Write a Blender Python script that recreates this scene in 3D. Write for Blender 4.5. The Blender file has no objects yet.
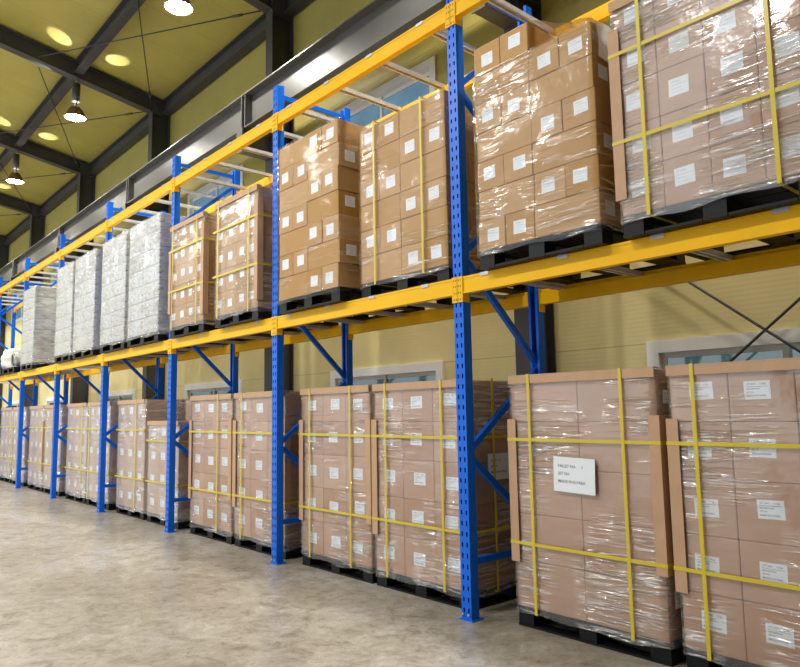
import bpy, bmesh, math, random
from mathutils import Vector, Matrix
random.seed(7)
S = bpy.context.scene
COL = S.collection
PI = math.pi

# ------------------------------------------------------------------ materials
def new_mat(name):
    m = bpy.data.materials.new(name); m.use_nodes = True
    nt = m.node_tree; nt.nodes.clear()
    out = nt.nodes.new('ShaderNodeOutputMaterial')
    return m, nt, out

def N(nt, kind, **kw):
    n = nt.nodes.new(kind)
    for k, v in kw.items():
        if k in n.inputs: n.inputs[k].default_value = v
        else: setattr(n, k, v)
    return n

def ramp(nt, fac, stops):
    r = nt.nodes.new('ShaderNodeValToRGB')
    e = r.color_ramp.elements
    while len(e) < len(stops): e.new(0.5)
    for i, (p, c) in enumerate(stops):
        e[i].position = p
        e[i].color = (c[0], c[1], c[2], 1) if not isinstance(c, (int, float)) else (c, c, c, 1)
    nt.links.new(fac, r.inputs['Fac'])
    return r

def coords(nt, scale=(1, 1, 1), rot=(0, 0, 0), kind='Object'):
    tc = nt.nodes.new('ShaderNodeTexCoord'); mp = nt.nodes.new('ShaderNodeMapping')
    mp.inputs['Scale'].default_value = scale; mp.inputs['Rotation'].default_value = rot
    nt.links.new(tc.outputs[kind], mp.inputs['Vector'])
    return mp.outputs['Vector']

def simple(name, col, rough=0.5, metal=0.0, var=0.12, nscale=6.0, bump=0.0, bscale=60.0, rnd=0.0, spec=0.5, stretch=(1, 1, 1), coat=0.0):
    """base colour broken up by two noises, optional fine bump and per-object variation"""
    m, nt, out = new_mat(name)
    p = N(nt, 'ShaderNodeBsdfPrincipled', **{'Roughness': rough, 'Metallic': metal})
    p.inputs['Specular IOR Level'].default_value = spec
    p.inputs['Coat Weight'].default_value = coat
    v = coords(nt, stretch)
    n1 = N(nt, 'ShaderNodeTexNoise', Scale=nscale, Detail=5.0)
    nt.links.new(v, n1.inputs['Vector'])
    lo = [max(0, c * (1 - var)) for c in col]; hi = [min(1, c * (1 + var)) for c in col]
    r = ramp(nt, n1.outputs['Fac'], [(0.3, lo), (0.7, hi)])
    c = r.outputs['Color']
    if rnd:
        oi = nt.nodes.new('ShaderNodeObjectInfo')
        hs = N(nt, 'ShaderNodeHueSaturation')
        mr = N(nt, 'ShaderNodeMapRange'); mr.inputs['To Min'].default_value = 1 - rnd; mr.inputs['To Max'].default_value = 1 + rnd
        nt.links.new(oi.outputs['Random'], mr.inputs['Value'])
        nt.links.new(mr.outputs['Result'], hs.inputs['Value'])
        mr2 = N(nt, 'ShaderNodeMapRange'); mr2.inputs['To Min'].default_value = 1 + rnd * 1.2; mr2.inputs['To Max'].default_value = 1 - rnd * 1.2
        nt.links.new(oi.outputs['Random'], mr2.inputs['Value'])
        nt.links.new(mr2.outputs['Result'], hs.inputs['Saturation'])
        nt.links.new(c, hs.inputs['Color']); c = hs.outputs['Color']
    nt.links.new(c, p.inputs['Base Color'])
    if bump:
        n2 = N(nt, 'ShaderNodeTexNoise', Scale=bscale, Detail=4.0)
        nt.links.new(v, n2.inputs['Vector'])
        b = N(nt, 'ShaderNodeBump', Strength=bump, Distance=0.01)
        nt.links.new(n2.outputs['Fac'], b.inputs['Height']); nt.links.new(b.outputs['Normal'], p.inputs['Normal'])
    nt.links.new(p.outputs['BSDF'], out.inputs['Surface'])
    return m

def film(name, gloss=0.10, ridge=0.35, milk=0.05, tilt=0.35, fine=16.0, fold_glint=0.3):
    """clear stretch film: transparent, glossy, wrinkled along slanting lines"""
    m, nt, out = new_mat(name)
    v = coords(nt, (0.9, 0.9, fine), (0.0, tilt, 0.0))
    oi = nt.nodes.new('ShaderNodeObjectInfo')
    off = N(nt, 'ShaderNodeVectorMath', operation='ADD')
    sc = N(nt, 'ShaderNodeMath', operation='MULTIPLY'); sc.inputs[1].default_value = 40.0
    nt.links.new(oi.outputs['Random'], sc.inputs[0])
    nt.links.new(v, off.inputs[0]); nt.links.new(sc.outputs[0], off.inputs[1])
    n1 = N(nt, 'ShaderNodeTexNoise', Scale=1.3, Detail=3.0, Roughness=0.6, Distortion=0.35)
    nt.links.new(off.outputs[0], n1.inputs['Vector'])
    rg = ramp(nt, n1.outputs['Fac'], [(0.44, 0.0), (0.50, 1.0), (0.56, 0.0)])
    n3 = N(nt, 'ShaderNodeTexNoise', Scale=1.6, Detail=2.0)       # where the film is drawn tight or slack
    nt.links.new(coords(nt, (1, 1, 1)), n3.inputs['Vector'])
    ar = ramp(nt, n3.outputs['Fac'], [(0.42, 0.0), (0.62, 1.0)])
    mu = N(nt, 'ShaderNodeMath', operation='MULTIPLY')
    nt.links.new(rg.outputs['Color'], mu.inputs[0]); nt.links.new(ar.outputs['Color'], mu.inputs[1])
    n2 = N(nt, 'ShaderNodeTexNoise', Scale=9.0, Detail=3.0)
    nt.links.new(coords(nt, (1, 1, 1)), n2.inputs['Vector'])
    hsum = N(nt, 'ShaderNodeMath', operation='MULTIPLY_ADD'); hsum.inputs[1].default_value = 0.35
    nt.links.new(n2.outputs['Fac'], hsum.inputs[0]); nt.links.new(mu.outputs[0], hsum.inputs[2])
    b = N(nt, 'ShaderNodeBump', Strength=0.9, Distance=0.012)
    nt.links.new(hsum.outputs[0], b.inputs['Height'])
    gl = N(nt, 'ShaderNodeBsdfGlossy', Roughness=0.16); gl.inputs['Color'].default_value = (1, 1, 1, 1)
    nt.links.new(b.outputs['Normal'], gl.inputs['Normal'])
    df = N(nt, 'ShaderNodeBsdfDiffuse'); df.inputs['Color'].default_value = (0.85, 0.86, 0.88, 1)
    tr = N(nt, 'ShaderNodeBsdfTransparent'); tr.inputs['Color'].default_value = (0.97, 0.97, 0.97, 1)
    fr = N(nt, 'ShaderNodeLayerWeight', Blend=0.18)
    f1 = N(nt, 'ShaderNodeMath', operation='MULTIPLY_ADD'); f1.inputs[1].default_value = ridge; f1.inputs[2].default_value = gloss
    nt.links.new(mu.outputs[0], f1.inputs[0])
    f2 = N(nt, 'ShaderNodeMath', operation='MULTIPLY_ADD', use_clamp=True); f2.inputs[1].default_value = 0.35
    nt.links.new(fr.outputs['Fresnel'], f2.inputs[0]); nt.links.new(f1.outputs[0], f2.inputs[2])
    m1 = N(nt, 'ShaderNodeMixShader')
    f3 = N(nt, 'ShaderNodeMath', operation='MULTIPLY_ADD', use_clamp=True); f3.inputs[1].default_value = fold_glint; f3.inputs[2].default_value = milk  # whitens the folds: scatter of doubled film plus painted glints
    nt.links.new(mu.outputs[0], f3.inputs[0]); nt.links.new(f3.outputs[0], m1.inputs['Fac'])
    nt.links.new(tr.outputs[0], m1.inputs[1]); nt.links.new(df.outputs[0], m1.inputs[2])
    m2 = N(nt, 'ShaderNodeMixShader')
    nt.links.new(f2.outputs[0], m2.inputs['Fac']); nt.links.new(m1.outputs[0], m2.inputs[1]); nt.links.new(gl.outputs[0], m2.inputs[2])
    nt.links.new(m2.outputs[0], out.inputs['Surface'])
    return m

def floor_mat():
    m, nt, out = new_mat('worn_concrete')
    p = N(nt, 'ShaderNodeBsdfPrincipled')
    v = coords(nt, (1, 1, 1))
    big = N(nt, 'ShaderNodeTexNoise', Scale=0.55, Detail=8.0, Roughness=0.65, Distortion=0.5); nt.links.new(v, big.inputs['Vector'])
    med = N(nt, 'ShaderNodeTexNoise', Scale=4.5, Detail=10.0, Roughness=0.78, Distortion=0.6); nt.links.new(v, med.inputs['Vector'])
    spk = N(nt, 'ShaderNodeTexNoise', Scale=13.0, Detail=10.0, Roughness=0.82); nt.links.new(v, spk.inputs['Vector'])
    c1 = ramp(nt, big.outputs['Fac'], [(0.32, (0.36, 0.315, 0.255)), (0.48, (0.46, 0.43, 0.375)), (0.64, (0.56, 0.55, 0.53))])
    c2 = ramp(nt, med.outputs['Fac'], [(0.34, (0.36, 0.31, 0.25)), (0.46, (0.72, 0.68, 0.62)), (0.60, (1, 1, 1))])
    c3 = ramp(nt, spk.outputs['Fac'], [(0.34, (0.34, 0.31, 0.27)), (0.46, (0.88, 0.86, 0.83)), (0.58, (1.08, 1.08, 1.08))])
    mx = N(nt, 'ShaderNodeMix', data_type='RGBA', blend_type='MULTIPLY'); mx.inputs['Factor'].default_value = 0.9
    nt.links.new(c1.outputs['Color'], mx.inputs['A']); nt.links.new(c2.outputs['Color'], mx.inputs['B'])
    mx2 = N(nt, 'ShaderNodeMix', data_type='RGBA', blend_type='MULTIPLY'); mx2.inputs['Factor'].default_value = 0.75
    nt.links.new(mx.outputs['Result'], mx2.inputs['A']); nt.links.new(c3.outputs['Color'], mx2.inputs['B'])
    nt.links.new(mx2.outputs['Result'], p.inputs['Base Color'])
    rr = ramp(nt, med.outputs['Fac'], [(0.3, 0.42), (0.7, 0.22)])
    nt.links.new(rr.outputs['Color'], p.inputs['Roughness'])
    b = N(nt, 'ShaderNodeBump', Strength=0.12, Distance=0.01)
    nt.links.new(spk.outputs['Fac'], b.inputs['Height']); nt.links.new(b.outputs['Normal'], p.inputs['Normal'])
    nt.links.new(p.outputs['BSDF'], out.inputs['Surface'])
    return m

def wall_mat(name, col, axis='Z', period=1.0, phase=0.04, rough=0.55, ribs=24.0):
    """sandwich panels: a dark joint every period, faint fine ribs between"""
    m, nt, out = new_mat(name)
    p = N(nt, 'ShaderNodeBsdfPrincipled', Roughness=rough)
    tc = nt.nodes.new('ShaderNodeTexCoord'); sx = nt.nodes.new('ShaderNodeSeparateXYZ')
    nt.links.new(tc.outputs['Object'], sx.inputs[0])
    a = N(nt, 'ShaderNodeMath', operation='SUBTRACT'); a.inputs[1].default_value = phase
    nt.links.new(sx.outputs[axis], a.inputs[0])
    d = N(nt, 'ShaderNodeMath', operation='DIVIDE'); d.inputs[1].default_value = period
    nt.links.new(a.outputs[0], d.inputs[0])
    f = N(nt, 'ShaderNodeMath', operation='FRACT'); nt.links.new(d.outputs[0], f.inputs[0])
    jr = ramp(nt, f.outputs[0], [(0.0, 1.0), (0.012, 0.0)])
    n1 = N(nt, 'ShaderNodeTexNoise', Scale=1.2, Detail=6.0); nt.links.new(tc.outputs['Object'], n1.inputs['Vector'])
    cr = ramp(nt, n1.outputs['Fac'], [(0.3, [c * 0.88 for c in col]), (0.7, [min(1, c * 1.08) for c in col])])
    mx = N(nt, 'ShaderNodeMix', data_type='RGBA')
    mx.inputs['B'].default_value = (col[0] * 0.45, col[1] * 0.45, col[2] * 0.45, 1)
    nt.links.new(jr.outputs['Color'], mx.inputs['Factor']); nt.links.new(cr.outputs['Color'], mx.inputs['A'])
    nt.links.new(mx.outputs['Result'], p.inputs['Base Color'])
    fr = N(nt, 'ShaderNodeMath', operation='MULTIPLY'); fr.inputs[1].default_value = ribs * 2 * PI
    nt.links.new(d.outputs[0], fr.inputs[0])
    sn = N(nt, 'ShaderNodeMath', operation='SINE'); nt.links.new(fr.outputs[0], sn.inputs[0])
    b = N(nt, 'ShaderNodeBump', Strength=0.06, Distance=0.004)
    nt.links.new(sn.outputs[0], b.inputs['Height']); nt.links.new(b.outputs['Normal'], p.inputs['Normal'])
    nt.links.new(p.outputs['BSDF'], out.inputs['Surface'])
    return m

def glass_mat(name, tint, gloss=0.12, milk=0.0, milkcol=(0.5, 0.6, 0.65)):
    m, nt, out = new_mat(name)
    tr = N(nt, 'ShaderNodeBsdfTransparent'); tr.inputs['Color'].default_value = (*tint, 1)
    gl = N(nt, 'ShaderNodeBsdfGlossy', Roughness=0.05)
    n1 = N(nt, 'ShaderNodeTexNoise', Scale=2.0, Detail=3.0)
    nt.links.new(coords(nt, (1, 1, 3)), n1.inputs['Vector'])
    dr = ramp(nt, n1.outputs['Fac'], [(0.35, [c * 0.8 for c in milkcol]), (0.65, milkcol)])
    tl = N(nt, 'ShaderNodeBsdfTranslucent')
    nt.links.new(dr.outputs['Color'], tl.inputs['Color'])
    m1 = N(nt, 'ShaderNodeMixShader', Fac=milk)
    nt.links.new(tr.outputs[0], m1.inputs[1]); nt.links.new(tl.outputs[0], m1.inputs[2])
    m2 = N(nt, 'ShaderNodeMixShader', Fac=gloss)
    nt.links.new(m1.outputs[0], m2.inputs[1]); nt.links.new(gl.outputs[0], m2.inputs[2])
    nt.links.new(m2.outputs[0], out.inputs['Surface'])
    return m

def emit_mat(name, col, strength):
    m, nt, out = new_mat(name)
    e = N(nt, 'ShaderNodeEmission', Strength=strength); e.inputs['Color'].default_value = (*col, 1)
    nt.links.new(e.outputs[0], out.inputs['Surface'])
    return m

def printed_mat(name):
    """white poly-wrapped sacks and cartons with faint grey printing"""
    m, nt, out = new_mat(name)
    p = N(nt, 'ShaderNodeBsdfPrincipled', Roughness=0.35)
    v = coords(nt, (5, 5, 17))
    n1 = N(nt, 'ShaderNodeTexNoise', Scale=2.2, Detail=5.0, Roughness=0.7); nt.links.new(v, n1.inputs['Vector'])
    n2 = N(nt, 'ShaderNodeTexVoronoi', Scale=0.9); nt.links.new(v, n2.inputs['Vector'])
    r1 = ramp(nt, n1.outputs['Fac'], [(0.38, (0.24, 0.25, 0.27)), (0.45, (0.62, 0.63, 0.62)), (0.7, (0.72, 0.73, 0.72))])
    r2 = ramp(nt, n2.outputs['Distance'], [(0.0, (0.66, 0.67, 0.69)), (0.45, (1, 1, 1))])
    mx = N(nt, 'ShaderNodeMix', data_type='RGBA', blend_type='MULTIPLY'); mx.inputs['Factor'].default_value = 1.0
    nt.links.new(r1.outputs['Color'], mx.inputs['A']); nt.links.new(r2.outputs['Color'], mx.inputs['B'])
    nt.links.new(mx.outputs['Result'], p.inputs['Base Color'])
    b = N(nt, 'ShaderNodeBump', Strength=0.5, Distance=0.02)
    nt.links.new(n1.outputs['Fac'], b.inputs['Height']); nt.links.new(b.outputs['Normal'], p.inputs['Normal'])
    nt.links.new(p.outputs['BSDF'], out.inputs['Surface'])
    return m

M = {
    'blue': simple('blue_enamel', (0.001, 0.145, 0.80), 0.36, var=0.06, nscale=3, spec=0.3),
    'yellow': simple('yellow_enamel', (0.95, 0.53, 0.001), 0.4, var=0.05, nscale=3, spec=0.2),
    'zinc': simple('galvanized_steel', (0.70, 0.71, 0.72), 0.38, 0.3, var=0.12, nscale=12),
    'clip': simple('clip_steel', (0.45, 0.46, 0.47), 0.4, 0.7, nscale=20),
    'steel': simple('dark_steel_paint', (0.050, 0.050, 0.052), 0.5, var=0.15, nscale=2),
    'runway': simple('grey_steel_paint', (0.11, 0.108, 0.104), 0.36, var=0.12, nscale=2),
    'pallet': simple('black_plastic', (0.0045, 0.005, 0.007), 0.5, spec=0.25, var=0.25, nscale=8, bump=0.15, bscale=80),
    'kraft': simple('kraft_carton', (0.50, 0.285, 0.165), 0.62, var=0.05, nscale=5, rnd=0.10, stretch=(1, 1, 5)),
    'kraft_warm': simple('warm_kraft_carton', (0.50, 0.275, 0.075), 0.6, var=0.05, nscale=5, rnd=0.09, stretch=(1, 1, 5)),
    'board': simple('edge_board', (0.55, 0.345, 0.205), 0.65, var=0.06, nscale=9),
    'strap': simple('yellow_strap', (0.68, 0.54, 0.03), 0.35, var=0.05),
    'paper': simple('white_paper', (0.86, 0.92, 1.0), 0.6, var=0.02),
    'ink_faint': simple('faint_print_ink', (0.42, 0.45, 0.52), 0.6, var=0.05),
    'ink': simple('print_ink', (0.06, 0.07, 0.12), 0.6, var=0.05),
    'film': film('stretch_film'),
    'film_slack': film('stretch_film_slack', 0.16, 0.5, 0.26, 0.2, 10.0),
    'film_thin': film('stretch_film_thin', 0.035, 0.22, 0.015, -0.4, 9.0, fold_glint=0.12),
    'film_bare': film('stretch_film_bare', 0.012, 0.10, 0.01, -0.4, 9.0, fold_glint=0.12),
    'film_heavy': film('stretch_film_heavy', 0.12, 0.35, 0.20, 0.1, 6.0),
    'film_tight': film('stretch_film_tight', 0.10, 0.55, 0.05, 0.13, 22.0, fold_glint=0.6),
    'film_glare': film('painted_film_glare', 0.15, 0.3, 0.85, 0.2, 6.0),
    'white': printed_mat('printed_white_wrap'),
    'roll': simple('white_film_roll', (0.72, 0.70, 0.62), 0.35, var=0.12, nscale=4, bump=0.5, bscale=7),
    'floor': floor_mat(),
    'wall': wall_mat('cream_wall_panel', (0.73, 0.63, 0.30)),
    'low_bounce': simple('low_bounce_grey', (0.24, 0.23, 0.21), 0.6),  # dark grey chosen to cut bounce light from the unseen walls
    'wall_shaded': wall_mat('shaded_cream_wall_panel', (0.40, 0.345, 0.085)),
    'roof': wall_mat('cream_roof_panel', (0.47, 0.40, 0.09), axis='X', period=0.99, ribs=6.0),
    'frame': simple('white_window_frame', (0.80, 0.80, 0.78), 0.4, var=0.03),
    'pane': glass_mat('window_glass', (0.22, 0.30, 0.30), 0.14),
    'pane_film': glass_mat('filmed_window_glass', (0.30, 0.42, 0.50), 0.10, 0.6, (0.45, 0.58, 0.66)),
    'shade': simple('brown_lamp_shade', (0.16, 0.10, 0.055), 0.3, 0.5, var=0.2, nscale=10),
    'lens': emit_mat('lamp_glow', (1.0, 0.97, 0.90), 60.0),
    'dark': simple('dark_core', (0.03, 0.03, 0.03), 0.7),
    'bolt': simple('bolt_zinc', (0.75, 0.76, 0.78), 0.3, 0.8),
}

# ------------------------------------------------------------------ mesh helpers
def box(bm, x0, x1, y0, y1, z0, z1, mi=0):
    vs = [bm.verts.new(c) for c in ((x0, y0, z0), (x1, y0, z0), (x1, y1, z0), (x0, y1, z0), (x0, y0, z1), (x1, y0, z1), (x1, y1, z1), (x0, y1, z1))]
    for f in ((3, 2, 1, 0), (4, 5, 6, 7), (0, 1, 5, 4), (1, 2, 6, 5), (2, 3, 7, 6), (3, 0, 4, 7)):
        bm.faces.new([vs[i] for i in f]).material_index = mi

def bar(bm, a, b, w, h, up=(0, 0, 1), mi=0):
    a = Vector(a); b = Vector(b); d = (b - a).normalized(); up = Vector(up)
    s = d.cross(up).normalized() * (w / 2); t = s.cross(d).normalized() * (h / 2)
    vs = [bm.verts.new(p + i * s + j * t) for p in (a, b) for i, j in ((-1, -1), (1, -1), (1, 1), (-1, 1))]
    for f in ((0, 1, 2, 3), (7, 6, 5, 4), (0, 4, 5, 1), (1, 5, 6, 2), (2, 6, 7, 3), (3, 7, 4, 0)):
        bm.faces.new([vs[i] for i in f]).material_index = mi

def rod(bm, a, b, r, n=10, r2=None, caps=True, mi=0):
    a = Vector(a); b = Vector(b); d = (b - a).normalized(); r2 = r if r2 is None else r2
    s = d.orthogonal().normalized(); t = d.cross(s)
    A = [bm.verts.new(a + r * (math.cos(2 * PI * i / n) * s + math.sin(2 * PI * i / n) * t)) for i in range(n)]
    B = [bm.verts.new(b + r2 * (math.cos(2 * PI * i / n) * s + math.sin(2 * PI * i / n) * t)) for i in range(n)]
    for i in range(n):
        f = bm.faces.new((A[i], A[(i + 1) % n], B[(i + 1) % n], B[i])); f.smooth = True; f.material_index = mi
    if caps:
        bm.faces.new(A[::-1]).material_index = mi; bm.faces.new(B).material_index = mi

def lathe(bm, prof, n=24, mi=0):
    rings = [[bm.verts.new((r * math.cos(2 * PI * i / n), r * math.sin(2 * PI * i / n), z)) for i in range(n)] for r, z in prof]
    for A, B in zip(rings, rings[1:]):
        for i in range(n):
            f = bm.faces.new((A[i], A[(i + 1) % n], B[(i + 1) % n], B[i])); f.smooth = True; f.material_index = mi

def mesh(name, bm, *mats, bevel=0.0):
    if bevel:
        bmesh.ops.bevel(bm, geom=list(bm.edges), offset=bevel, segments=2, affect='EDGES', profile=0.5)
    bmesh.ops.recalc_face_normals(bm, faces=list(bm.faces))
    me = bpy.data.meshes.new(name); bm.to_mesh(me); bm.free()
    for m in mats: me.materials.append(M[m] if isinstance(m, str) else m)
    return me

def add(name, me, parent=None, loc=(0, 0, 0), rot=(0, 0, 0)):
    o = bpy.data.objects.new(name, me); COL.objects.link(o)
    o.location = loc; o.rotation_euler = rot
    if parent: o.parent = parent
    return o

def tag(o, label, cat, group=None):
    o['label'] = label; o['category'] = cat
    if group: o['group'] = group
    return o

def thing(name, label, cat, loc=(0, 0, 0), group=None):
    o = bpy.data.objects.new(name, None); COL.objects.link(o); o.location = loc
    o.empty_display_size = 0.2
    return tag(o, label, cat, group)

def struct(name, me, parent=None, loc=(0, 0, 0), rot=(0, 0, 0)):
    o = add(name, me, parent, loc, rot)
    if not parent: o['kind'] = 'structure'
    return o

def BM(): return bmesh.new()

def quick(name, mat, boxes, bevel=0.0):
    bm = BM()
    for b in boxes: box(bm, *b)
    return mesh(name, bm, mat, bevel=bevel)

ORD = ['first', 'second', 'third', 'fourth', 'fifth', 'sixth', 'seventh', 'eighth', 'ninth', 'tenth']

# ------------------------------------------------------------------ dimensions (metres); x runs along the rack, y away from the aisle
P = 2.6                       # bay pitch
PW, PD = 0.095, 0.080         # post width and depth
RD = 0.96                     # rack depth
BZ0, BZ1 = 2.322, 2.447       # lower beams
UZ0, UZ1 = 4.485, 4.612       # upper beams
YC, YW = 1.80, 2.20           # column face, wall face
CX = [-0.9 - 4.95 * k for k in range(-1, 7)]
SL = 0.18
def roof_z(y): return 8.30 + SL * (2.06 - y)

# ------------------------------------------------------------------ setting
XL, XR, YF = -34.0, 9.0, -9.0
struct('floor', quick('floor', 'floor', [(XL, XR, YF, YW + 0.1, -0.2, 0)]))

WX = [(2.47 - 4.95 * k - 2.2, 2.47 - 4.95 * k) for k in range(-1, 7)]
holes = [(a, b, 0.95, 2.04) for a, b in WX] + [(a, b, 4.85, 5.90) for a, b in WX]
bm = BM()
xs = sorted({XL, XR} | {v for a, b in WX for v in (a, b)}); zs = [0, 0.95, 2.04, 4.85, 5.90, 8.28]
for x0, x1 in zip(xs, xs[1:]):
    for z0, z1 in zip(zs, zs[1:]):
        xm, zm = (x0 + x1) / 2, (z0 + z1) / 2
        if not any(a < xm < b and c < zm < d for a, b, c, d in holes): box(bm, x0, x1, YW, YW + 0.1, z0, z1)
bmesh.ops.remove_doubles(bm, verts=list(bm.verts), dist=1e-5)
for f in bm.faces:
    f.material_index = 1 if f.calc_center_median().z > 4.9 else 0  # upper wall gets the panel colour with shade painted in
struct('wall_back', mesh('wall_back', bm, 'wall', 'wall_shaded'))
struct('wall_left', quick('wall_left', 'wall', [(XL - 0.1, XL, YF, YW, 0, roof_z(YF))]))
struct('light_block_wall', quick('light_block_wall', 'low_bounce', [(-1.0, XR, YF - 0.1, YF, 0, roof_z(YF))]))  # unseen wall added to keep light off the load sides
struct('wall_right', quick('wall_right', 'low_bounce', [(XR, XR + 0.1, YF, YW, 0, roof_z(YF))]))
bm = BM()
vs = [bm.verts.new(c) for c in ((XL, 2.3, roof_z(2.3)), (XR, 2.3, roof_z(2.3)), (XR, YF, roof_z(YF)), (XL, YF, roof_z(YF)))]
f = bm.faces.new(vs)
ex = bmesh.ops.extrude_face_region(bm, geom=[f])
for v in ex['geom']:
    if isinstance(v, bmesh.types.BMVert): v.co.z += 0.12
struct('ceiling', mesh('ceiling', bm, 'roof'))

# windows
def window(n, x0, x1, z0, z1, pane, y=YW):
    fr = quick('window_frame', 'frame', [
        (x0 - 0.05, x1 + 0.05, y - 0.03, y + 0.08, z1 - 0.09, z1 + 0.02), (x0 - 0.05, x1 + 0.05, y - 0.03, y + 0.08, z0 - 0.02, z0 + 0.07),
        (x0 - 0.05, x0 + 0.06, y - 0.03, y + 0.08, z0 + 0.07, z1 - 0.09), (x1 - 0.06, x1 + 0.05, y - 0.03, y + 0.08, z0 + 0.07, z1 - 0.09)])
    w = struct('window_%d' % n, fr)
    xm = (x0 + x1) / 2
    for k, (a, b, yy) in enumerate(((x0 + 0.06, xm + 0.03, y + 0.03), (xm - 0.03, x1 - 0.06, y + 0.055))):
        za, zb = z0 + 0.07, z1 - 0.09
        add('window_sash', quick('window_sash', 'frame', [(a, b, yy, yy + 0.02, zb - 0.05, zb), (a, b, yy, yy + 0.02, za, za + 0.05),
                                                          (a, a + 0.05, yy, yy + 0.02, za + 0.05, zb - 0.05), (b - 0.05, b, yy, yy + 0.02, za + 0.05, zb - 0.05)]), w)
        add('window_pane', quick('window_pane', pane, [(a + 0.05, b - 0.05, yy + 0.007, yy + 0.012, za + 0.05, zb - 0.05)]), w)
n = 1
for a, b in WX:
    window(n, a, b, 0.95, 2.04, 'pane'); n += 1
for a, b in WX:
    window(n, a, b, 4.85, 5.90, 'pane_film'); n += 1

# steel columns, rafters, eave beam, purlin beam, crane runway
def h_column():
    bm = BM()
    box(bm, -0.10, 0.10, YC, YC + 0.016, 0, 8.25); box(bm, -0.10, 0.10, YW - 0.018, YW - 0.002, 0, 8.25)
    box(bm, -0.006, 0.006, YC + 0.016, YW - 0.018, 0, 8.25)
    box(bm, -0.095, 0.095, YC + 0.016, YW - 0.018, 7.93, 8.26)
    for z in (5.83, 5.50): box(bm, -0.095, 0.095, YC + 0.016, YW - 0.018, z - 0.006, z + 0.006)
    return mesh('steel_column', bm, 'steel')
colm = h_column()
def corbel():
    bm = BM()
    box(bm, -0.09, 0.09, 1.30, YC - 0.002, 5.83, 5.85); box(bm, -0.09, 0.09, 1.30, YC - 0.002, 5.48, 5.50)
    box(bm, -0.006, 0.006, 1.30, YC - 0.002, 5.50, 5.83); box(bm, -0.09, 0.09, 1.285, 1.30, 5.46, 5.85)
    return mesh('corbel', bm, 'runway')
corbm = corbel()
def rafter():
    bm = BM()
    for (w, t0, t1) in ((0.10, 0.02, 0.035), (0.006, 0.035, 0.345), (0.10, 0.345, 0.36)):
        a, b = 2.15, YF + 0.05
        vs = [bm.verts.new((x, y, roof_z(y) - t)) for y in (a, b) for x, t in ((-w, t1), (w, t1), (w, t0), (-w, t0))]
        for q in ((0, 1, 2, 3), (7, 6, 5, 4), (0, 4, 5, 1), (1, 5, 6, 2), (2, 6, 7, 3), (3, 7, 4, 0)): bm.faces.new([vs[i] for i in q])
    return mesh('roof_rafter', bm, 'steel')
rafm = rafter()
for k, x in enumerate(CX):
    c = struct('steel_column', colm, None, (x, 0, 0))
    add('corbel', corbm, c)
    struct('roof_rafter', rafm, None, (x, 0, -0.02))
def ibeam_x(bm, x0, x1, y, z0, z1, w, tf, tw):
    box(bm, x0, x1, y - w / 2, y + w / 2, z0, z0 + tf); box(bm, x0, x1, y - w / 2, y + w / 2, z1 - tf, z1)
    box(bm, x0, x1, y - tw / 2, y + tw / 2, z0 + tf, z1 - tf)
for x0, x1 in zip(CX[1:], CX):
    bm = BM()
    ibeam_x(bm, x0 + 0.11, x1 - 0.11, 2.08, 7.95, 8.24, 0.18, 0.014, 0.01)
    struct('eave_beam', mesh('eave_beam', bm, 'steel'))
    bm = BM(); zc = roof_z(0.28)
    ibeam_x(bm, x0 + 0.11, x1 - 0.11, 0.28, zc - 0.30, zc - 0.06, 0.17, 0.012, 0.008)
    struct('purlin_beam', mesh('purlin_beam', bm, 'steel'))
    # roof cross bracing rods
    for (xa, xb) in ((x0, x1), (x1, x0)):
        s = 1 if xb > xa else -1
        bm = BM()
        rod(bm, (xa + 0.1 * s, 1.78, roof_z(1.78) - 0.32), (xb - 0.1 * s, -0.45, roof_z(-0.45) - 0.32), 0.011, 8)
        p = Vector((xa + 0.1 * s, 1.78, roof_z(1.78) - 0.32)); q = Vector((xb - 0.1 * s, -0.45, roof_z(-0.45) - 0.32))
        d = (q - p).normalized(); rod(bm, p + d * 0.45, p + d * 0.65, 0.022, 8)
        struct('bracing_rod', mesh('bracing_rod', bm, 'steel'))
    # crane runway beam with stiffeners
    bm = BM()
    a, b = x0 + 0.004, x1 - 0.004
    ibeam_x(bm, a, b, 1.47, 5.855, 6.42, 0.26, 0.022, 0.014)
    for xx in (a + 0.05, b - 0.05): box(bm, xx - 0.012, xx + 0.012, 1.345, 1.595, 5.877, 6.398)
    struct('runway_beam', mesh('runway_beam', bm, 'runway'))
    bm = BM()
    box(bm, a, b, 1.44, 1.50, 6.42, 6.50)
    struct('crane_rail', mesh('crane_rail', bm, 'runway'))
# wall bracing cables in the right bay
for (xb, za, zb) in ((3.92, 0.41, 4.17), (3.3, 3.71, 0.45)):
    bm = BM(); rod(bm, (-0.78, 2.10, za), (xb, 2.10, zb), 0.012, 8)
    struct('bracing_rod', mesh('bracing_rod', bm, 'steel'))

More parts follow.
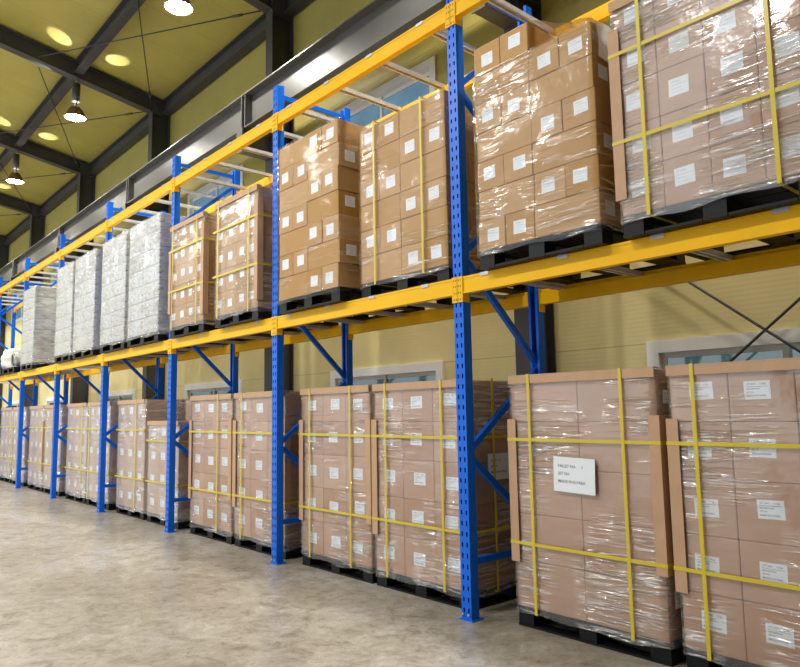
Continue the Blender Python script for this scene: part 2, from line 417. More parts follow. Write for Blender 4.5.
# ------------------------------------------------------------------ pallet rack
FR = list(range(-1, 8))
def post_mesh():
    bm = BM(); H = 4.925; t = 0.003
    # front web as a grid with the slots left out
    xs = [-PW, -PW + 0.018, -PW + 0.032, -PW + 0.063, -PW + 0.077, 0]
    pitch = 0.075; zs = [0.0]; z = 0.05
    while z < H - 0.06: zs += [z, z + 0.032]; z += pitch
    zs.append(H)
    V = {}
    def v(i, j):
        if (i, j) not in V: V[i, j] = bm.verts.new((xs[i], 0, zs[j]))
        return V[i, j]
    for i in range(5):
        for j in range(len(zs) - 1):
            if i in (1, 3) and j % 2 == 1: continue
            bm.faces.new((v(i, j), v(i + 1, j), v(i + 1, j + 1), v(i, j + 1)))
    box(bm, -PW, -PW + t, 0.0005, PD, 0, H); box(bm, -t, 0, 0.0005, PD, 0, H)
    box(bm, -PW + t, -PW + 0.024, PD - t, PD, 0, H); box(bm, -0.024, -t, PD - t, PD, 0, H)
    return mesh('post', bm, 'blue')
postm = post_mesh()
base = quick('base_plate', 'blue', [(-PW - 0.012, 0.022, -0.012, PD + 0.02, 0.0, 0.008)])
boltm_bm = BM()
rod(boltm_bm, (0, -0.0105, 0.04), (0, -0.001, 0.04), 0.008, 8)
boltm = mesh('bolt', boltm_bm, 'bolt')
def brace_mesh(a, b):
    bm = BM(); xm = -PW / 2
    bar(bm, (xm, a[0], a[1]), (xm, b[0], b[1]), 0.036, 0.048, (1, 0, 0)) if False else None
    A = Vector((xm, a[0], a[1])); B = Vector((xm, b[0], b[1])); d = (B - A).normalized(); up = Vector((1, 0, 0)).cross(d)
    bar(bm, A, B, 0.036, 0.046, up)
    return mesh('brace', bm, 'blue')
yF, yR = PD * 0.62, RD - PD * 0.62
braces = [brace_mesh((yF, a), (yR, b)) for a, b in ((1.15, 0.46), (1.16, 1.80), (2.63, 1.83), (2.64, 3.26), (3.94, 3.30), (3.95, 4.70))]
ties = [brace_mesh((yF, z), (yR, z)) for z in (0.39, 4.82)]
for n in FR:
    where = 'just past the right edge of the photo' if n < 0 else ('nearest the camera, right of the %s' % 'middle' if n == 0 else '%s from the right in the row' % ORD[n])
    fr = thing('upright_frame', 'blue perforated rack upright frame on the floor, %s' % where, 'rack frame', (-P * n, 0, 0), 'blue upright frames of the pallet rack')
    for rear in (0, 1):
        r = (0, 0, PI) if rear else (0, 0, 0); l = (-PW, RD, 0) if rear else (0, 0, 0)
        p = add('post', postm, fr, l, r)
        add('base_plate', base, fr, l, r)
        for bx in (-0.078, -0.022): add('bolt', boltm, p, (bx, 0, 0))
    for b in braces: add('brace', b, fr)
    for b in ties: add('tie', b, fr)

beam_len = P - PW
def beam_mesh():
    bm = BM(); L = beam_len - 0.008; h = BZ1 - BZ0
    # stepped section: y from 0 (aisle face) to 0.05, ledge at the back of the top
    prof = [(0, 0), (0.05, 0), (0.05, h - 0.03), (0.03, h - 0.03), (0.03, h), (0, h)]
    A = [bm.verts.new((-L / 2, y, z)) for y, z in prof]; B = [bm.verts.new((L / 2, y, z)) for y, z in prof]
    k = len(prof)
    for i in range(k): bm.faces.new((A[i], A[(i + 1) % k], B[(i + 1) % k], B[i]))
    bm.faces.new(A[::-1]); bm.faces.new(B)
    # raised lips along the face
    box(bm, -L / 2, L / 2, -0.004, -0.0005, 0.0, 0.016); box(bm, -L / 2, L / 2, -0.004, -0.0005, h - 0.016, h)
    return mesh('beam_rail', bm, 'yellow')
beamm = beam_mesh()
def conn_mesh(s):
    """end plate hooked on a post: covers half the front of the post and laps its side; s=+1: the post is on +x"""
    bm = BM(); L = beam_len / 2; h = 0.192
    e = s * (L - 0.001)
    xa, xb = sorted((e, e + s * (PW / 2 - 0.0015)))
    z0 = -0.062
    box(bm, xa, xb, -0.009, -0.0045, z0, z0 + h)
    xa, xb = sorted((e - s * 0.001, e - s * 0.006))
    box(bm, xa, xb, -0.009, 0.062, z0, z0 + h)
    for x in (e + s * 0.016, e + s * 0.036):
        for z in (z0 + 0.02, z0 + 0.07, z0 + 0.12, z0 + 0.165): box(bm, x - 0.003, x + 0.003, -0.0098, -0.0092, z - 0.008, z + 0.008, 1)
    return mesh('connector', bm, 'yellow', 'dark')
conL, conR = conn_mesh(-1), conn_mesh(1)
BAYS = list(range(-1, 7))
def bay_words(b): return '%s bay from the right' % ORD[b + 1]
for b in BAYS:
    xc = -P * b - PW - beam_len / 2
    for lev, z in (('lower', BZ0), ('upper', UZ0)):
        for side in ('front', 'rear'):
            loc = (xc, 0, z) if side == 'front' else (xc, RD, z)
            t = thing('rack_beam', 'yellow %s %s rack beam across the %s' % (lev, side, bay_words(b)), 'rack beam', loc, 'yellow rack beams')
            if side == 'rear': t.rotation_euler = (0, 0, PI)
            add('beam_rail', beamm, t); add('connector', conL, t); add('connector', conR, t)
# support bars: C channels front to back with hooks over the beams
def bar_mesh():
    bm = BM(); y0, y1 = 0.034, RD - 0.034; h = 0.028
    box(bm, -0.030, 0.030, y0, y1, h - 0.003, h); box(bm, -0.030, -0.027, y0, y1, -0.008, h - 0.003); box(bm, 0.027, 0.030, y0, y1, -0.008, h - 0.003)
    box(bm, -0.027, -0.015, y0, y1, -0.008, -0.005); box(bm, 0.015, 0.027, y0, y1, -0.008, -0.005)
    return mesh('channel', bm, 'zinc')
def hook_mesh():
    bm = BM()
    box(bm, -0.040, 0.040, -0.007, 0.034, 0.0285, 0.0305); box(bm, -0.040, 0.040, -0.0075, -0.0048, 0.006, 0.0285)
    return mesh('hook', bm, 'clip')
barm, hookm = bar_mesh(), hook_mesh()
for b in BAYS:
    for lev, z in (('lower', BZ1), ('upper', UZ1)):
        for q, dx in enumerate((-0.40, -1.06, -1.71, -2.38)):
            t = thing('support_bar', 'galvanized support bar, %s from right on %s beams, %s' % (ORD[q], lev, bay_words(b)), 'support bar', (-P * b + dx, 0, z - 0.0285), 'galvanized pallet support bars')
            add('channel', barm, t); add('hook', hookm, t); add('hook', hookm, t, (0, RD, 0), (0, 0, PI))
PZ = BZ1 + 0.0025            # top of the hooks, where pallets stand

# ------------------------------------------------------------------ writing
def text_mesh(lines, w, h, name, ink='ink'):
    """paper sheet in the XZ plane facing -y with printed lines; lines = [(text, size, x, z)]"""
    bm = BM(); box(bm, -w / 2, w / 2, -0.0006, 0, -h / 2, h / 2)
    for txt, size, x, z in lines:
        if txt is None:
            box(bm, x, x + size, -0.0010, -0.0007, z, z + 0.0016, 1); continue
        cu = bpy.data.curves.new('txt', 'FONT'); cu.body = txt; cu.size = size; cu.resolution_u = 1; cu.offset = size * 0.012
        o = bpy.data.objects.new('txt', cu); COL.objects.link(o)
        me = bpy.data.meshes.new_from_object(o.evaluated_get(bpy.context.evaluated_depsgraph_get()))
        me.transform(Matrix.Translation((x, -0.0009, z)) @ Matrix.Rotation(PI / 2, 4, 'X'))
        n0 = len(bm.faces); bm.from_mesh(me); bm.faces.ensure_lookup_table()
        for f in bm.faces[n0:]: f.material_index = 1
        bpy.data.objects.remove(o); bpy.data.curves.remove(cu); bpy.data.meshes.remove(me)
    me = bpy.data.meshes.new(name); bm.to_mesh(me); bm.free()
    me.materials.append(M['paper']); me.materials.append(M[ink])
    return me
label_me = text_mesh([('C/T NO. :  1/126', 0.0145, -0.055, 0.028), (None, 0.11, -0.055, 0.018), ('DESCRIPTION', 0.011, -0.055, 0.003),
                      ('SET NO', 0.011, -0.055, -0.014), ('MADE IN KOREA', 0.013, -0.055, -0.034)], 0.135, 0.098, 'label')
label_pale = text_mesh([('C/T NO.', 0.016, -0.045, 0.025), (None, 0.09, -0.045, 0.01), (None, 0.06, -0.045, -0.01), (None, 0.075, -0.045, -0.03)], 0.115, 0.100, 'label', 'ink_faint')
sign_me = text_mesh([('PALLET NO.     1', 0.0265, -0.122, 0.045), ('SET NO', 0.0265, -0.122, -0.004), ('MADE IN KOREA', 0.0275, -0.122, -0.054)], 0.315, 0.225, 'pallet_sign')

# ------------------------------------------------------------------ pallet loads
CACHE = {}
def carton_mesh(w, d, h, mat):
    k = (round(w, 4), round(d, 4), round(h, 4), mat)
    if k not in CACHE:
        bm = BM(); box(bm, -w / 2, w / 2, -d / 2, d / 2, 0, h)
        CACHE[k] = mesh('carton', bm, mat, bevel=0.006 if mat != 'white' else 0.012)
    return CACHE[k]

def pallet_mesh(w, d, h=0.13):
    k = ('pallet', round(w, 3), round(d, 3), h)
    if k not in CACHE:
        bm = BM(); W, D = w / 2, d / 2
        nb = 7
        for i in range(nb):                         # deck slats
            y0 = -D + i * (d / nb); box(bm, -W, W, y0 + 0.004, y0 + d / nb - 0.012, h - 0.028, h)
        for x in (-W, -0.065, W - 0.13):            # blocks, stringers and skids
            for y in (-D, -0.065, D - 0.13): box(bm, x + 0.002, x + 0.128, y + 0.006, y + 0.124, 0.018, h - 0.030)
            box(bm, x, x + 0.13, -D + 0.002, D - 0.002, 0, 0.017)
            box(bm, x + 0.01, x + 0.12, -D + 0.01, D - 0.01, h - 0.040, h - 0.029)
        for y in (-D, D - 0.10): box(bm, -W + 0.135, -0.07, y + 0.004, y + 0.096, 0.0, 0.015); box(bm, 0.07, W - 0.135, y + 0.004, y + 0.096, 0.0, 0.015)
        CACHE[k] = mesh('pallet', bm, 'pallet')
    return CACHE[k]

def wrap_mesh(W, D, z0, z1, off, amp, sides='FRBL', ragged=0.03, mat='film', seed=0, top=False):
    rnd = random.Random(seed)
    ph = [rnd.uniform(0, 6.28) for _ in range(8)]
    bm = BM(); per = []
    a, b = W / 2 + off, D / 2 + off
    pts = [(-a, -b), (a, -b), (a, b), (-a, b)]
    nrm = [(0, -1), (1, 0), (0, 1), (-1, 0)]
    ring = []
    K = 20
    for s in range(4):
        p, q = pts[s], pts[(s + 1) % 4]
        for i in range(K):
            t = i / K
            e = 0.0 if i == 0 else 1.0
            ring.append((p[0] + (q[0] - p[0]) * t, p[1] + (q[1] - p[1]) * t, nrm[s][0] * e, nrm[s][1] * e))
    rows = 18; grid = []
    for j in range(rows + 1):
        t = j / rows; row = []
        for i, (x, y, nx, ny) in enumerate(ring):
            z = z0 + (z1 - z0) * t
            if j == 0: z += ragged * (0.5 + 0.5 * math.sin(i * 0.55 + ph[0]) * math.cos(i * 0.21 + ph[1]))
            dsp = amp * (0.5 + 0.25 * math.sin(i * 0.9 + j * 0.7 + ph[2]) + 0.25 * math.sin(i * 0.37 - j * 1.3 + ph[3]))
            row.append(bm.verts.new((x + nx * dsp, y + ny * dsp, z)))
        grid.append(row)
    n = len(ring)
    for j in range(rows):
        for i in range(n):
            f = bm.faces.new((grid[j][i], grid[j][(i + 1) % n], grid[j + 1][(i + 1) % n], grid[j + 1][i])); f.smooth = True
    me = mesh('stretch_wrap', bm, mat)
    return me

def loop_h(W, D, z, off, w=0.022, t=0.002):
    a, b = W / 2 + off, D / 2 + off
    return quick('strap', 'strap', [(-a, a, -b - t, -b, z - w / 2, z + w / 2), (-a, a, b, b + t, z - w / 2, z + w / 2),
                                    (a, a + t, -b - t, b + t, z - w / 2, z + w / 2), (-a - t, -a, -b - t, b + t, z - w / 2, z + w / 2)])
def loop_v(D, x, z0, z1, off, w=0.022, t=0.002):
    b = D / 2 + off
    return quick('strap', 'strap', [(x - w / 2, x + w / 2, -b - t, -b, z0, z1), (x - w / 2, x + w / 2, b, b + t, z0, z1),
                                    (x - w / 2, x + w / 2, -b - t, b + t, z1, z1 + t), (x - w / 2, x + w / 2, -b - t, b + t, z0 - t, z0)])
def loop_s(W, y, z0, z1, off, w=0.022, t=0.002):
    a = W / 2 + off
    return quick('strap', 'strap', [(-a - t, -a, y - w / 2, y + w / 2, z0, z1), (a, a + t, y - w / 2, y + w / 2, z0, z1), (-a - t, a + t, y - w / 2, y + w / 2, z1, z1 + t), (-a - t, a + t, y - w / 2, y + w / 2, z0 - t, z0)])
def corner_board(W, D, sx, z0, z1, off, leg=0.065, t=0.006):
    x = sx * (W / 2 + off); y = -(D / 2 + off); s = -sx
    bm = BM()
    xa, xb = sorted((x, x + s * leg)); box(bm, xa, xb, y - t, y, z0, z1)
    xa, xb = sorted((x, x - s * t)); box(bm, xa, xb, y - t, y + leg, z0, z1)
    return mesh('edge_board', bm, 'board')
def top_board(W, D, z, off, leg=0.055, t=0.006):
    y = -(D / 2 + off)
    return quick('edge_board', 'board', [(-W / 2 - 0.004, W / 2 + 0.004, y - t, y, z - leg, z), (-W / 2 - 0.004, W / 2 + 0.004, y - t, y + leg, z + 0.0005, z + t)])

def load(label, x0, x1, y0, z0, H, D=1.08, PH=0.13, nx=3, nz=5, ny=2, mat='kraft', style='grid', labels=True, wrap='film', straps_v=(), straps_h=(), straps_s=(),
         boards=(), top=True, wrap_z0=None, sign=False, side_signs=(), seed=0, wrap_amp=0.008, group=None, pattern=None, label_scale=1.0, skew=0.0, step=None):
    """one strapped and wrapped pallet load; H is the height of the cartons above the pallet"""
    W = x1 - x0; rnd = random.Random(seed * 17 + 3)
    root = thing('pallet_load', label, 'pallet load', ((x0 + x1) / 2, y0 + D / 2, z0), group)
    add('pallet', pallet_mesh(W, D, PH), root)
    g = 0.003; ch = H / nz
    lab_me = label_me if z0 < 1 else label_pale
    def put_label(c, front, cw, cd, h):
        dx, dz = rnd.uniform(-0.018, 0.018), rnd.uniform(-0.015, 0.015)
        if front:
            l = add('label', lab_me, c, (dx, -cd / 2 - 0.0006, h * 0.52 + dz), (0, rnd.uniform(-0.04, 0.04), 0))
        else:
            l = add('label', lab_me, c, (cw / 2 + 0.0006, dx, h * 0.55 + dz), (0, 0, PI / 2))
        l.scale = (label_scale,) * 3
    for k in range(nz):
        zc = PH + 0.001 + k * ch
        h = ch - 0.002
        if style == 'grid':
            cw, cd = W / nx, D / ny
            for j in range(ny):
                for i in range(nx):
                    if step and j == 0 and k >= step: continue
                    me = carton_mesh(cw - g, cd - g, h, mat)
                    jit = rnd.uniform(-0.001, 0.001)
                    c = add('carton', me, root, (-W / 2 + cw * (i + 0.5), -D / 2 + cd * (j + 0.5) + jit, zc))
                    if labels and j == 0: put_label(c, True, cw - g, cd - g, h)
        else:
            # bricked layers: two short ends and one long side, swapped every layer
            s, L = W * 0.25, W * 0.5
            shorts_left = (k + (1 if pattern else 0)) % 2 == 0
            jx = rnd.uniform(-skew, skew)
            xs = -W / 2 if shorts_left else 0.0
            for j in range(2):
                cd = D / 2
                for i in range(2):
                    if k == nz - 1 and step and not shorts_left: continue
                    me = carton_mesh(s - g, cd - g, h, mat)
                    c = add('carton', me, root, (xs + s * (i + 0.5) + jx, -D / 2 + cd * (j + 0.5) + rnd.uniform(-skew, 0), zc))
                    if j == 0: put_label(c, True, s - g, cd - g, h)
            xl = W * 0.25 if shorts_left else -W * 0.25
            for j in range(4):
                if k == nz - 1 and step: continue
                cd = D / 4
                me = carton_mesh(L - g, cd - g, h, mat)
                c = add('carton', me, root, (xl + jx, -D / 2 + cd * (j + 0.5), zc))
                if j == 0 and shorts_left: put_label(c, False, L - g, cd - g, h)
    o = 0.006 + skew
    if wrap:
        zb = wrap_z0 if wrap_z0 is not None else PH * 0.55
        z1w = PH + (H if not step else H * (nz - 1) / nz if style != 'grid' else H) + 0.004
        if step and style == 'grid':
            zs = PH + ch * step + 0.004
            bmw = wrap_mesh(W, D, zb, zs, o, wrap_amp, mat=wrap, seed=seed)
            add('stretch_wrap', bmw, root)
            add('stretch_wrap', wrap_mesh(W, D / 2, zs + 0.002, z1w, o, wrap_amp * 0.5, mat=wrap, seed=seed + 5, ragged=0.0), root, (0, D / 4, 0))
        else:
            add('stretch_wrap', wrap_mesh(W, D, zb, z1w, o, wrap_amp, mat=wrap, seed=seed), root)
        o += wrap_amp + 0.002
    top_z = PH + H + 0.006
    for sx, a, b in boards: add('edge_board', corner_board(W, D, sx, a, b, o), root)
    if top:
        if step and style == 'grid':
            add('edge_board', top_board(W, D, PH + ch * step + 0.006, o), root)
        else: add('edge_board', top_board(W, D, top_z, o), root)
    os_ = o + 0.0065
    for x in straps_v: add('strap', loop_v(D, x - (x0 + x1) / 2, PH - 0.029, (PH + ch * step if step and style == 'grid' else PH + H) + 0.0135, os_ + 0.0025), root) if not (step and style == 'grid') else None
    for z in straps_h: add('strap', loop_h(W, D, z - z0, os_ + 0.0), root)
    for y in straps_s: add('strap', loop_s(W, y, PH - 0.029, PH + H + 0.017, os_ + 0.0055), root)
    if sign:
        s_ = add('pallet_sign', sign_me, root, sign, (0, 0.03, 0)); s_['label'] = 'white paper pallet sign'
    for (y, z, sc) in side_signs:
        s_ = add('pallet_sign', sign_me, root, (W / 2 + o + 0.002, y, z), (0, 0, PI / 2)); s_.scale = (sc,) * 3; s_['label'] = 'white paper pallet sign on the side'
    return root

GF, GU, GW = 'tan carton loads on the floor', 'carton loads on the upper level', 'white wrapped loads on the upper level'
FY, FH = 0.18, 1.565
def floor_load(label, x0, x1, **kw):
    kw.setdefault('boards', ((-1, 0.43, 1.40), (1, 0.50, 1.42)))
    kw.setdefault('straps_h', (1.26, 0.56))
    kw.setdefault('straps_v', (x0 + 0.16, x1 - 0.20))
    return load(label, x0, x1, FY, 0.0, FH, group=GF, **kw)

floor_load('pallet load of tan cartons with many white labels, at the right edge on the floor', 1.46, 2.475, nx=3, seed=1, straps_v=(1.61, 2.3))
floor_load('pallet load of plain tan cartons on the floor with one large white pallet sign', 0.27, 1.375, nx=2, labels=False, seed=2, straps_v=(0.445, 1.155),
           sign=(-0.03, -0.556 - 0.012, 1.04), side_signs=((-0.44, 1.53, 0.35), (-0.42, 0.36, 0.45)))
floor_load('labelled carton load on the floor just left of the nearest blue post', -1.27, -0.17, seed=3, straps_v=(-1.10, -0.42), side_signs=((-0.19, 1.03, 0.9),), straps_s=(-0.27,))
floor_load('labelled carton load on the floor between the two nearest posts, left one', -2.42, -1.33, seed=4, straps_v=(-2.25, -1.6))
floor_load('labelled carton load on the floor behind and left of the second blue post', -3.80, -2.73, seed=5, straps_v=(-3.62, -2.9))
floor_load('labelled carton load on the floor just right of the third blue post', -4.96, -3.88, seed=6, straps_v=(-4.2,))
floor_load('lower stepped carton load on the floor behind the third blue post', -6.36, -5.32, seed=7, step=4, straps_v=(), straps_h=(1.12, 0.56), wrap='film_heavy', boards=())
floor_load('glossy wrapped carton load on the floor right of the fourth post, beside the stepped load', -7.58, -6.50, seed=8, wrap='film_heavy', straps_v=(-6.8,), boards=(), straps_s=(0.1,))
floor_load('hazy wrapped carton load on the floor just left of the fourth blue post', -9.02, -7.93, seed=9, wrap='film_slack', straps_v=(-8.9,), boards=())
floor_load('hazy wrapped carton load on the floor just right of the fifth blue post', -10.20, -9.10, seed=10, wrap='film_slack', straps_v=(-9.3,), boards=())
floor_load('hazy wrapped carton load on the floor just left of the fifth blue post', -11.68, -10.60, seed=11, wrap='film_slack', straps_v=(), boards=())
floor_load('hazy wrapped carton load on the floor just right of the sixth blue post', -12.86, -11.80, seed=12, wrap='film_slack', straps_v=(), boards=((1, 0.4, 1.4),))
floor_load('hazy wrapped carton load on the floor left of the sixth post', -14.30, -13.24, seed=13, wrap='film_slack', straps_v=(), boards=())
floor_load('hazy wrapped carton load on the floor at the far left edge', -15.52, -14.42, seed=14, wrap='film_slack', straps_v=(-14.5,), boards=())

UY = -0.08
# upper level, strapped and labelled (4 x 5 cartons on the aisle side)
def up(label, x0, x1, y, H, **kw):
    kw.setdefault('group', GU); kw.setdefault('D', 1.04)
    return load(label, x0, x1, y, PZ, H, PH=0.125, **kw)
up('large strapped carton load with glossy film and labels, at the upper right corner', 1.37, 2.44, UY, 1.31, nx=4, seed=21, straps_v=(1.55, 2.24), straps_h=(3.555, 3.015),
   boards=((-1, 0.22, 1.26), (1, 0.25, 1.30)), wrap='film_tight')
up('tall unstrapped stack of bricked cartons on the upper level, right of the nearest post', 0.25, 1.23, UY, 1.50, nz=7, mat='kraft_warm', style='brick', pattern=0, seed=22, wrap='film_thin', top=False, skew=0.006, step=1, label_scale=0.9)
up('bricked carton load with two thin vertical yellow straps, left of the nearest post', -1.25, -0.17, 0.03, 1.40, nz=6, mat='kraft_warm', style='brick', pattern=1, seed=23, wrap='film_thin', top=False, straps_v=(-1.02, -0.42), skew=0.003)
up('uneven unstrapped stack of bricked cartons on the upper level, right of the second post', -2.43, -1.42, UY, 1.56, nz=7, mat='kraft_warm', style='brick', pattern=1, seed=24, wrap='film_bare', top=False, skew=0.012)
up('strapped carton load with film and labels on the upper level, left of the second post', -3.82, -2.85, UY, 1.30, nx=4, mat='kraft_warm', seed=25, straps_v=(-3.72, -3.02), straps_h=(3.555, 3.03), boards=((1, 0.20, 1.30),), label_scale=0.85)
up('strapped carton load with labels on the upper level, overlapping the third post', -5.08, -4.12, UY, 1.30, nx=4, mat='kraft_warm', seed=26, straps_v=(-4.98, -4.28), straps_h=(3.555, 3.03), boards=((-1, 0.30, 1.1), (1, 0.20, 1.30)), label_scale=0.85)
def white(label, x0, x1, H=1.62, seed=30):
    return load(label, x0, x1, UY, PZ, H, D=1.04, PH=0.125, nx=2, nz=7, mat='white', labels=False, wrap='film', top=False, seed=seed, wrap_amp=0.014, group=GW)
white('white film wrapped load on the upper level, just left of the third blue post', -6.58, -5.47, seed=31)
white('white film wrapped load on the upper level, just right of the fourth blue post', -7.76, -6.72, seed=32)
white('white film wrapped load on the upper level, just left of the fourth blue post', -9.16, -8.10, seed=33)
white('white film wrapped load on the upper level, just right of the fifth blue post', -10.26, -9.30, seed=34)
white('narrow white wrapped load standing alone near the far left of the upper level', -12.74, -11.82, 1.56, seed=35)

# wrapped rolls at the far left of the upper level
def roll(label, x, y, z, r, L, seed):
    root = thing('film_roll', label, 'roll', (x, y, z), 'white rolls on the upper level')
    bm = BM(); n = 28; rnd = random.Random(seed); K = 10
    ph = [rnd.uniform(0, 6.28) for _ in range(4)]
    rings = []
    for j in range(K + 1):
        t = j / K; yy = t * L; e = min(t, 1 - t)
        rr = r * (0.80 if j in (0, K) else 0.95 if j in (1, K - 1) else 1.0)
        rings.append([bm.verts.new(((rr + 0.015 * math.sin(3 * a + ph[0] + j) + 0.01 * math.sin(7 * a + ph[1])) * math.cos(a), yy, r + (rr + 0.015 * math.sin(3 * a + ph[0] + j)) * math.sin(a))) for a in [2 * PI * i / n for i in range(n)]])
    core = [[bm.verts.new((0.13 * math.cos(2 * PI * i / n), yy, r + 0.13 * math.sin(2 * PI * i / n))) for i in range(n)] for yy in (0.0, L)]
    for A, B in zip(rings, rings[1:]):
        for i in range(n): bm.faces.new((A[i], A[(i + 1) % n], B[(i + 1) % n], B[i])).smooth = True
    for R_, C_ in ((rings[0], core[0]), (rings[-1], core[1])):
        for i in range(n): bm.faces.new((R_[i], R_[(i + 1) % n], C_[(i + 1) % n], C_[i]))
    add('wrapping', mesh('wrapping', bm, 'roll'), root)
    bm = BM(); rod(bm, (0, 0.012, r), (0, L - 0.012, r), 0.128, 24)
    add('core', mesh('core', bm, 'dark'), root)
    return root
tag(add('pallet', pallet_mesh(1.1, 1.04, 0.125), None, (-13.87, UY + 0.52, PZ)), 'black plastic pallet under the white roll and lumpy sack at the far left', 'pallet', 'black pallets under the sacks')
tag(add('pallet', pallet_mesh(0.95, 1.04, 0.125), None, (-15.02, UY + 0.52, PZ)), 'black plastic pallet under the leftmost white sack', 'pallet', 'black pallets under the sacks')
roll('small white film roll with dark core hole on a pallet at far left', -13.58, UY + 0.02, PZ + 0.148, 0.15, 0.24, 1)
def sack(label, x, y, rx, ry, rz, seed):
    rnd = random.Random(seed); ph = [rnd.uniform(0, 6.28) for _ in range(6)]
    bm = BM(); bmesh.ops.create_icosphere(bm, subdivisions=4, radius=1.0)
    for v in bm.verts:
        c = v.co.copy()
        k = 1 + 0.05 * math.sin(5 * c.x + ph[0]) * math.cos(4 * c.z + ph[1]) + 0.03 * math.sin(11 * c.z + 3 * c.y + ph[2]) + 0.02 * math.sin(17 * c.x + ph[3])
        m_ = max(abs(c.x), abs(c.y), abs(c.z)); q = 1 + 0.35 * (1 / max(m_, 0.6) - 1)
        v.co = Vector((c.x * rx * k * q, c.y * ry * k * q, max(-0.86, c.z * q * k) * rz + 0.86 * rz))
    for f in bm.faces: f.smooth = True
    o = add('sack', mesh('sack', bm, 'roll'), None, (x, y, PZ + 0.128))
    return tag(o, label, 'sack', 'white rolls on the upper level')
sack('lumpy white wrapped sack on a pallet, behind the small white roll', -13.87, 0.60, 0.47, 0.34, 0.32, 3)
sack('lumpy white wrapped sack at the left edge, left of the small white roll', -15.02, 0.44, 0.40, 0.42, 0.30, 4)

# loose film over the step of the tall unstrapped stack
u2 = next(o for o in bpy.data.objects if o.get('label', '').startswith('tall unstrapped'))
bm = BM(); n = 10; rows = []
zt = 0.125 + 1.50 + 0.006; zl = 0.125 + 1.50 * 6 / 7 + 0.012
for i in range(n + 1):
    t = i / n; x = 0.004 + t * 0.488; zz = zt + (zl - zt) * t ** 0.75 + 0.012 * math.sin(9 * t)
    rows.append([bm.verts.new((x, -0.52 + 1.0 * j / 8, zz + 0.012 * math.sin(2.1 * j + 5 * t) * (1 - t))) for j in range(9)])
for A, B in zip(rows, rows[1:]):
    for j in range(8): bm.faces.new((A[j], B[j], B[j + 1], A[j + 1])).smooth = True
add('loose_film', mesh('loose_film', bm, 'film_slack'), u2)
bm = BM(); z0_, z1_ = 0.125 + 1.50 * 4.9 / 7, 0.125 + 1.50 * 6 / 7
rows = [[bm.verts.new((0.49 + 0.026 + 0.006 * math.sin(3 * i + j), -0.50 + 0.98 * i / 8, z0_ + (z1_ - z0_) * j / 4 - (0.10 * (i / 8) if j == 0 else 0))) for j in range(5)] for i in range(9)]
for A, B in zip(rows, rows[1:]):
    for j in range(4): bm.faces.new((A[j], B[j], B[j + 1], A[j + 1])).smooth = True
add('film_glare_patch', mesh('film_glare_patch', bm, 'film_glare'), u2)  # white sheet added to paint in the glare on the wrap
# ------------------------------------------------------------------ high bay lamps
def lamp_parts():
    bm = BM(); lathe(bm, [(0.200, 0.0), (0.197, 0.012), (0.165, 0.11), (0.115, 0.20), (0.075, 0.235), (0.07, 0.235), (0.11, 0.195), (0.16, 0.105), (0.192, 0.010), (0.200, 0.0)], 28)
    sh = mesh('lamp_shade', bm, 'shade')
    bm = BM(); lathe(bm, [(0.001, -0.010), (0.10, -0.005), (0.190, 0.010), (0.10, 0.016), (0.001, 0.016)], 28)
    le = mesh('lamp_lens', bm, 'lens')
    bm = BM(); rod(bm, (0, 0, 0.34), (0, 0, 0.72), 0.075, 16); bar(bm, (0.066, 0, 0.23), (0.066, 0, 0.35), 0.02, 0.004, (1, 0, 0)); bar(bm, (-0.066, 0, 0.23), (-0.066, 0, 0.35), 0.02, 0.004, (1, 0, 0))
    ba = mesh('ballast', bm, 'steel')
    bm = BM(); rod(bm, (0, 0, 0.72), (0, 0, 0.815), 0.010, 8); 
    co = mesh('hanger', bm, 'bolt')
    return sh, le, ba, co
SHD, LEN, BAL, HAN = lamp_parts()
LZ = roof_z(0.28) - 0.38 - 0.815
LAMPX = [x for x in CX if -26 < x]
for k, x in enumerate(LAMPX):
    # rods, lamps and light go together
    vis = k - 2
    lab = ('high bay lamp with brown shade hanging from the roof, %s' % ('at the top of the photo', 'middle one of three', 'lowest and farthest in view')[vis]) if 0 <= vis <= 2 else \
          ('high bay lamp with brown shade outside the photo, %s from the right' % ORD[k])
    t = thing('high_bay_lamp', lab, 'lamp', (x, 0.28, LZ), 'high bay lamps under the rafters')
    add('lamp_shade', SHD, t); add('lamp_lens', LEN, t); add('ballast', BAL, t); add('hanger', HAN, t)

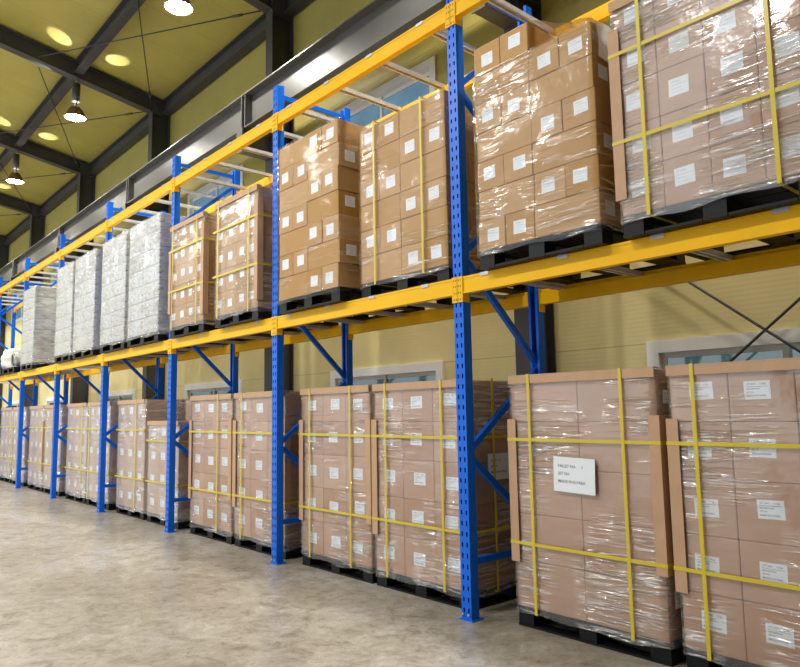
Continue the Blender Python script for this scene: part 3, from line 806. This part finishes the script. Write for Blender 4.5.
def light(kind, name, loc, energy, col=(1, 1, 1), size=0.2, rot=(0, 0, 0), **kw):
    l = bpy.data.lights.new(name, kind); l.energy = energy; l.color = col
    if kind in ('POINT', 'SPOT'): l.shadow_soft_size = size
    for k, v in kw.items(): setattr(l, k, v)
    o = bpy.data.objects.new(name, l); COL.objects.link(o); o.location = loc; o.rotation_euler = rot
    return o
WARM = (1.0, 0.95, 0.84)
for x in LAMPX:
    light('SPOT', 'lamp_light', (x, 0.28, LZ - 0.03), 380, WARM, 0.16, spot_size=2.6, spot_blend=0.5)
    for d in ((-0.25, -1.22, 1.25), (0.55, -0.45, 0.95), (0.75, 0.55, 0.85)):     # light escaping through the vents above the shade
        a = Vector(d).normalized()
        light('SPOT', 'lamp_vent_light', Vector((x, 0.28, LZ + 0.285)) + a * 0.17, 80, (1, 1, 1), 0.02, a.to_track_quat('-Z', 'Y').to_euler(), spot_size=0.38, spot_blend=0.35)
for x in CX[1:]:                                    # unseen fill lights added above the aisle behind the camera
    light('SPOT', 'aisle_fill_light', (x + 1.0, -6.0, 7.6), 520, (1.0, 0.98, 0.94), 0.25, spot_size=2.9, spot_blend=0.5)

# ------------------------------------------------------------------ world: bright overcast day outside the open side of the hall
w = bpy.data.worlds.new('World'); S.world = w; w.use_nodes = True
nt = w.node_tree; bg = nt.nodes['Background']
bg.inputs['Color'].default_value = (0.90, 0.96, 1.0, 1); bg.inputs['Strength'].default_value = 0.85

# ------------------------------------------------------------------ camera (position and angles solved from the rack's own geometry)
f_px, yaw, pitch, roll_ = 693.798656, 0.850733757, 0.111519524, -0.0171110098
fw = Vector((-math.sin(yaw) * math.cos(pitch), math.cos(yaw) * math.cos(pitch), math.sin(pitch)))
r0 = Vector((math.cos(yaw), math.sin(yaw), 0)); u0 = r0.cross(fw)
r1 = math.cos(roll_) * r0 + math.sin(roll_) * u0; u1 = -math.sin(roll_) * r0 + math.cos(roll_) * u0
cam = bpy.data.cameras.new('Camera'); cam.sensor_fit = 'HORIZONTAL'; cam.sensor_width = 36.0; cam.lens = f_px * 36.0 / 800.0
cam.clip_start = 0.05; cam.clip_end = 200
co = bpy.data.objects.new('Camera', cam); COL.objects.link(co)
mw = Matrix((r1, u1, -fw)).transposed().to_4x4(); mw.translation = Vector((3.48134303, -3.67488316, 1.46953731))
co.matrix_world = mw
S.camera = co
S.view_settings.view_transform = 'Standard'; S.view_settings.look = 'None'
S.view_settings.exposure = 0.62; S.view_settings.gamma = 1.0
S.view_settings.use_curve_mapping = False
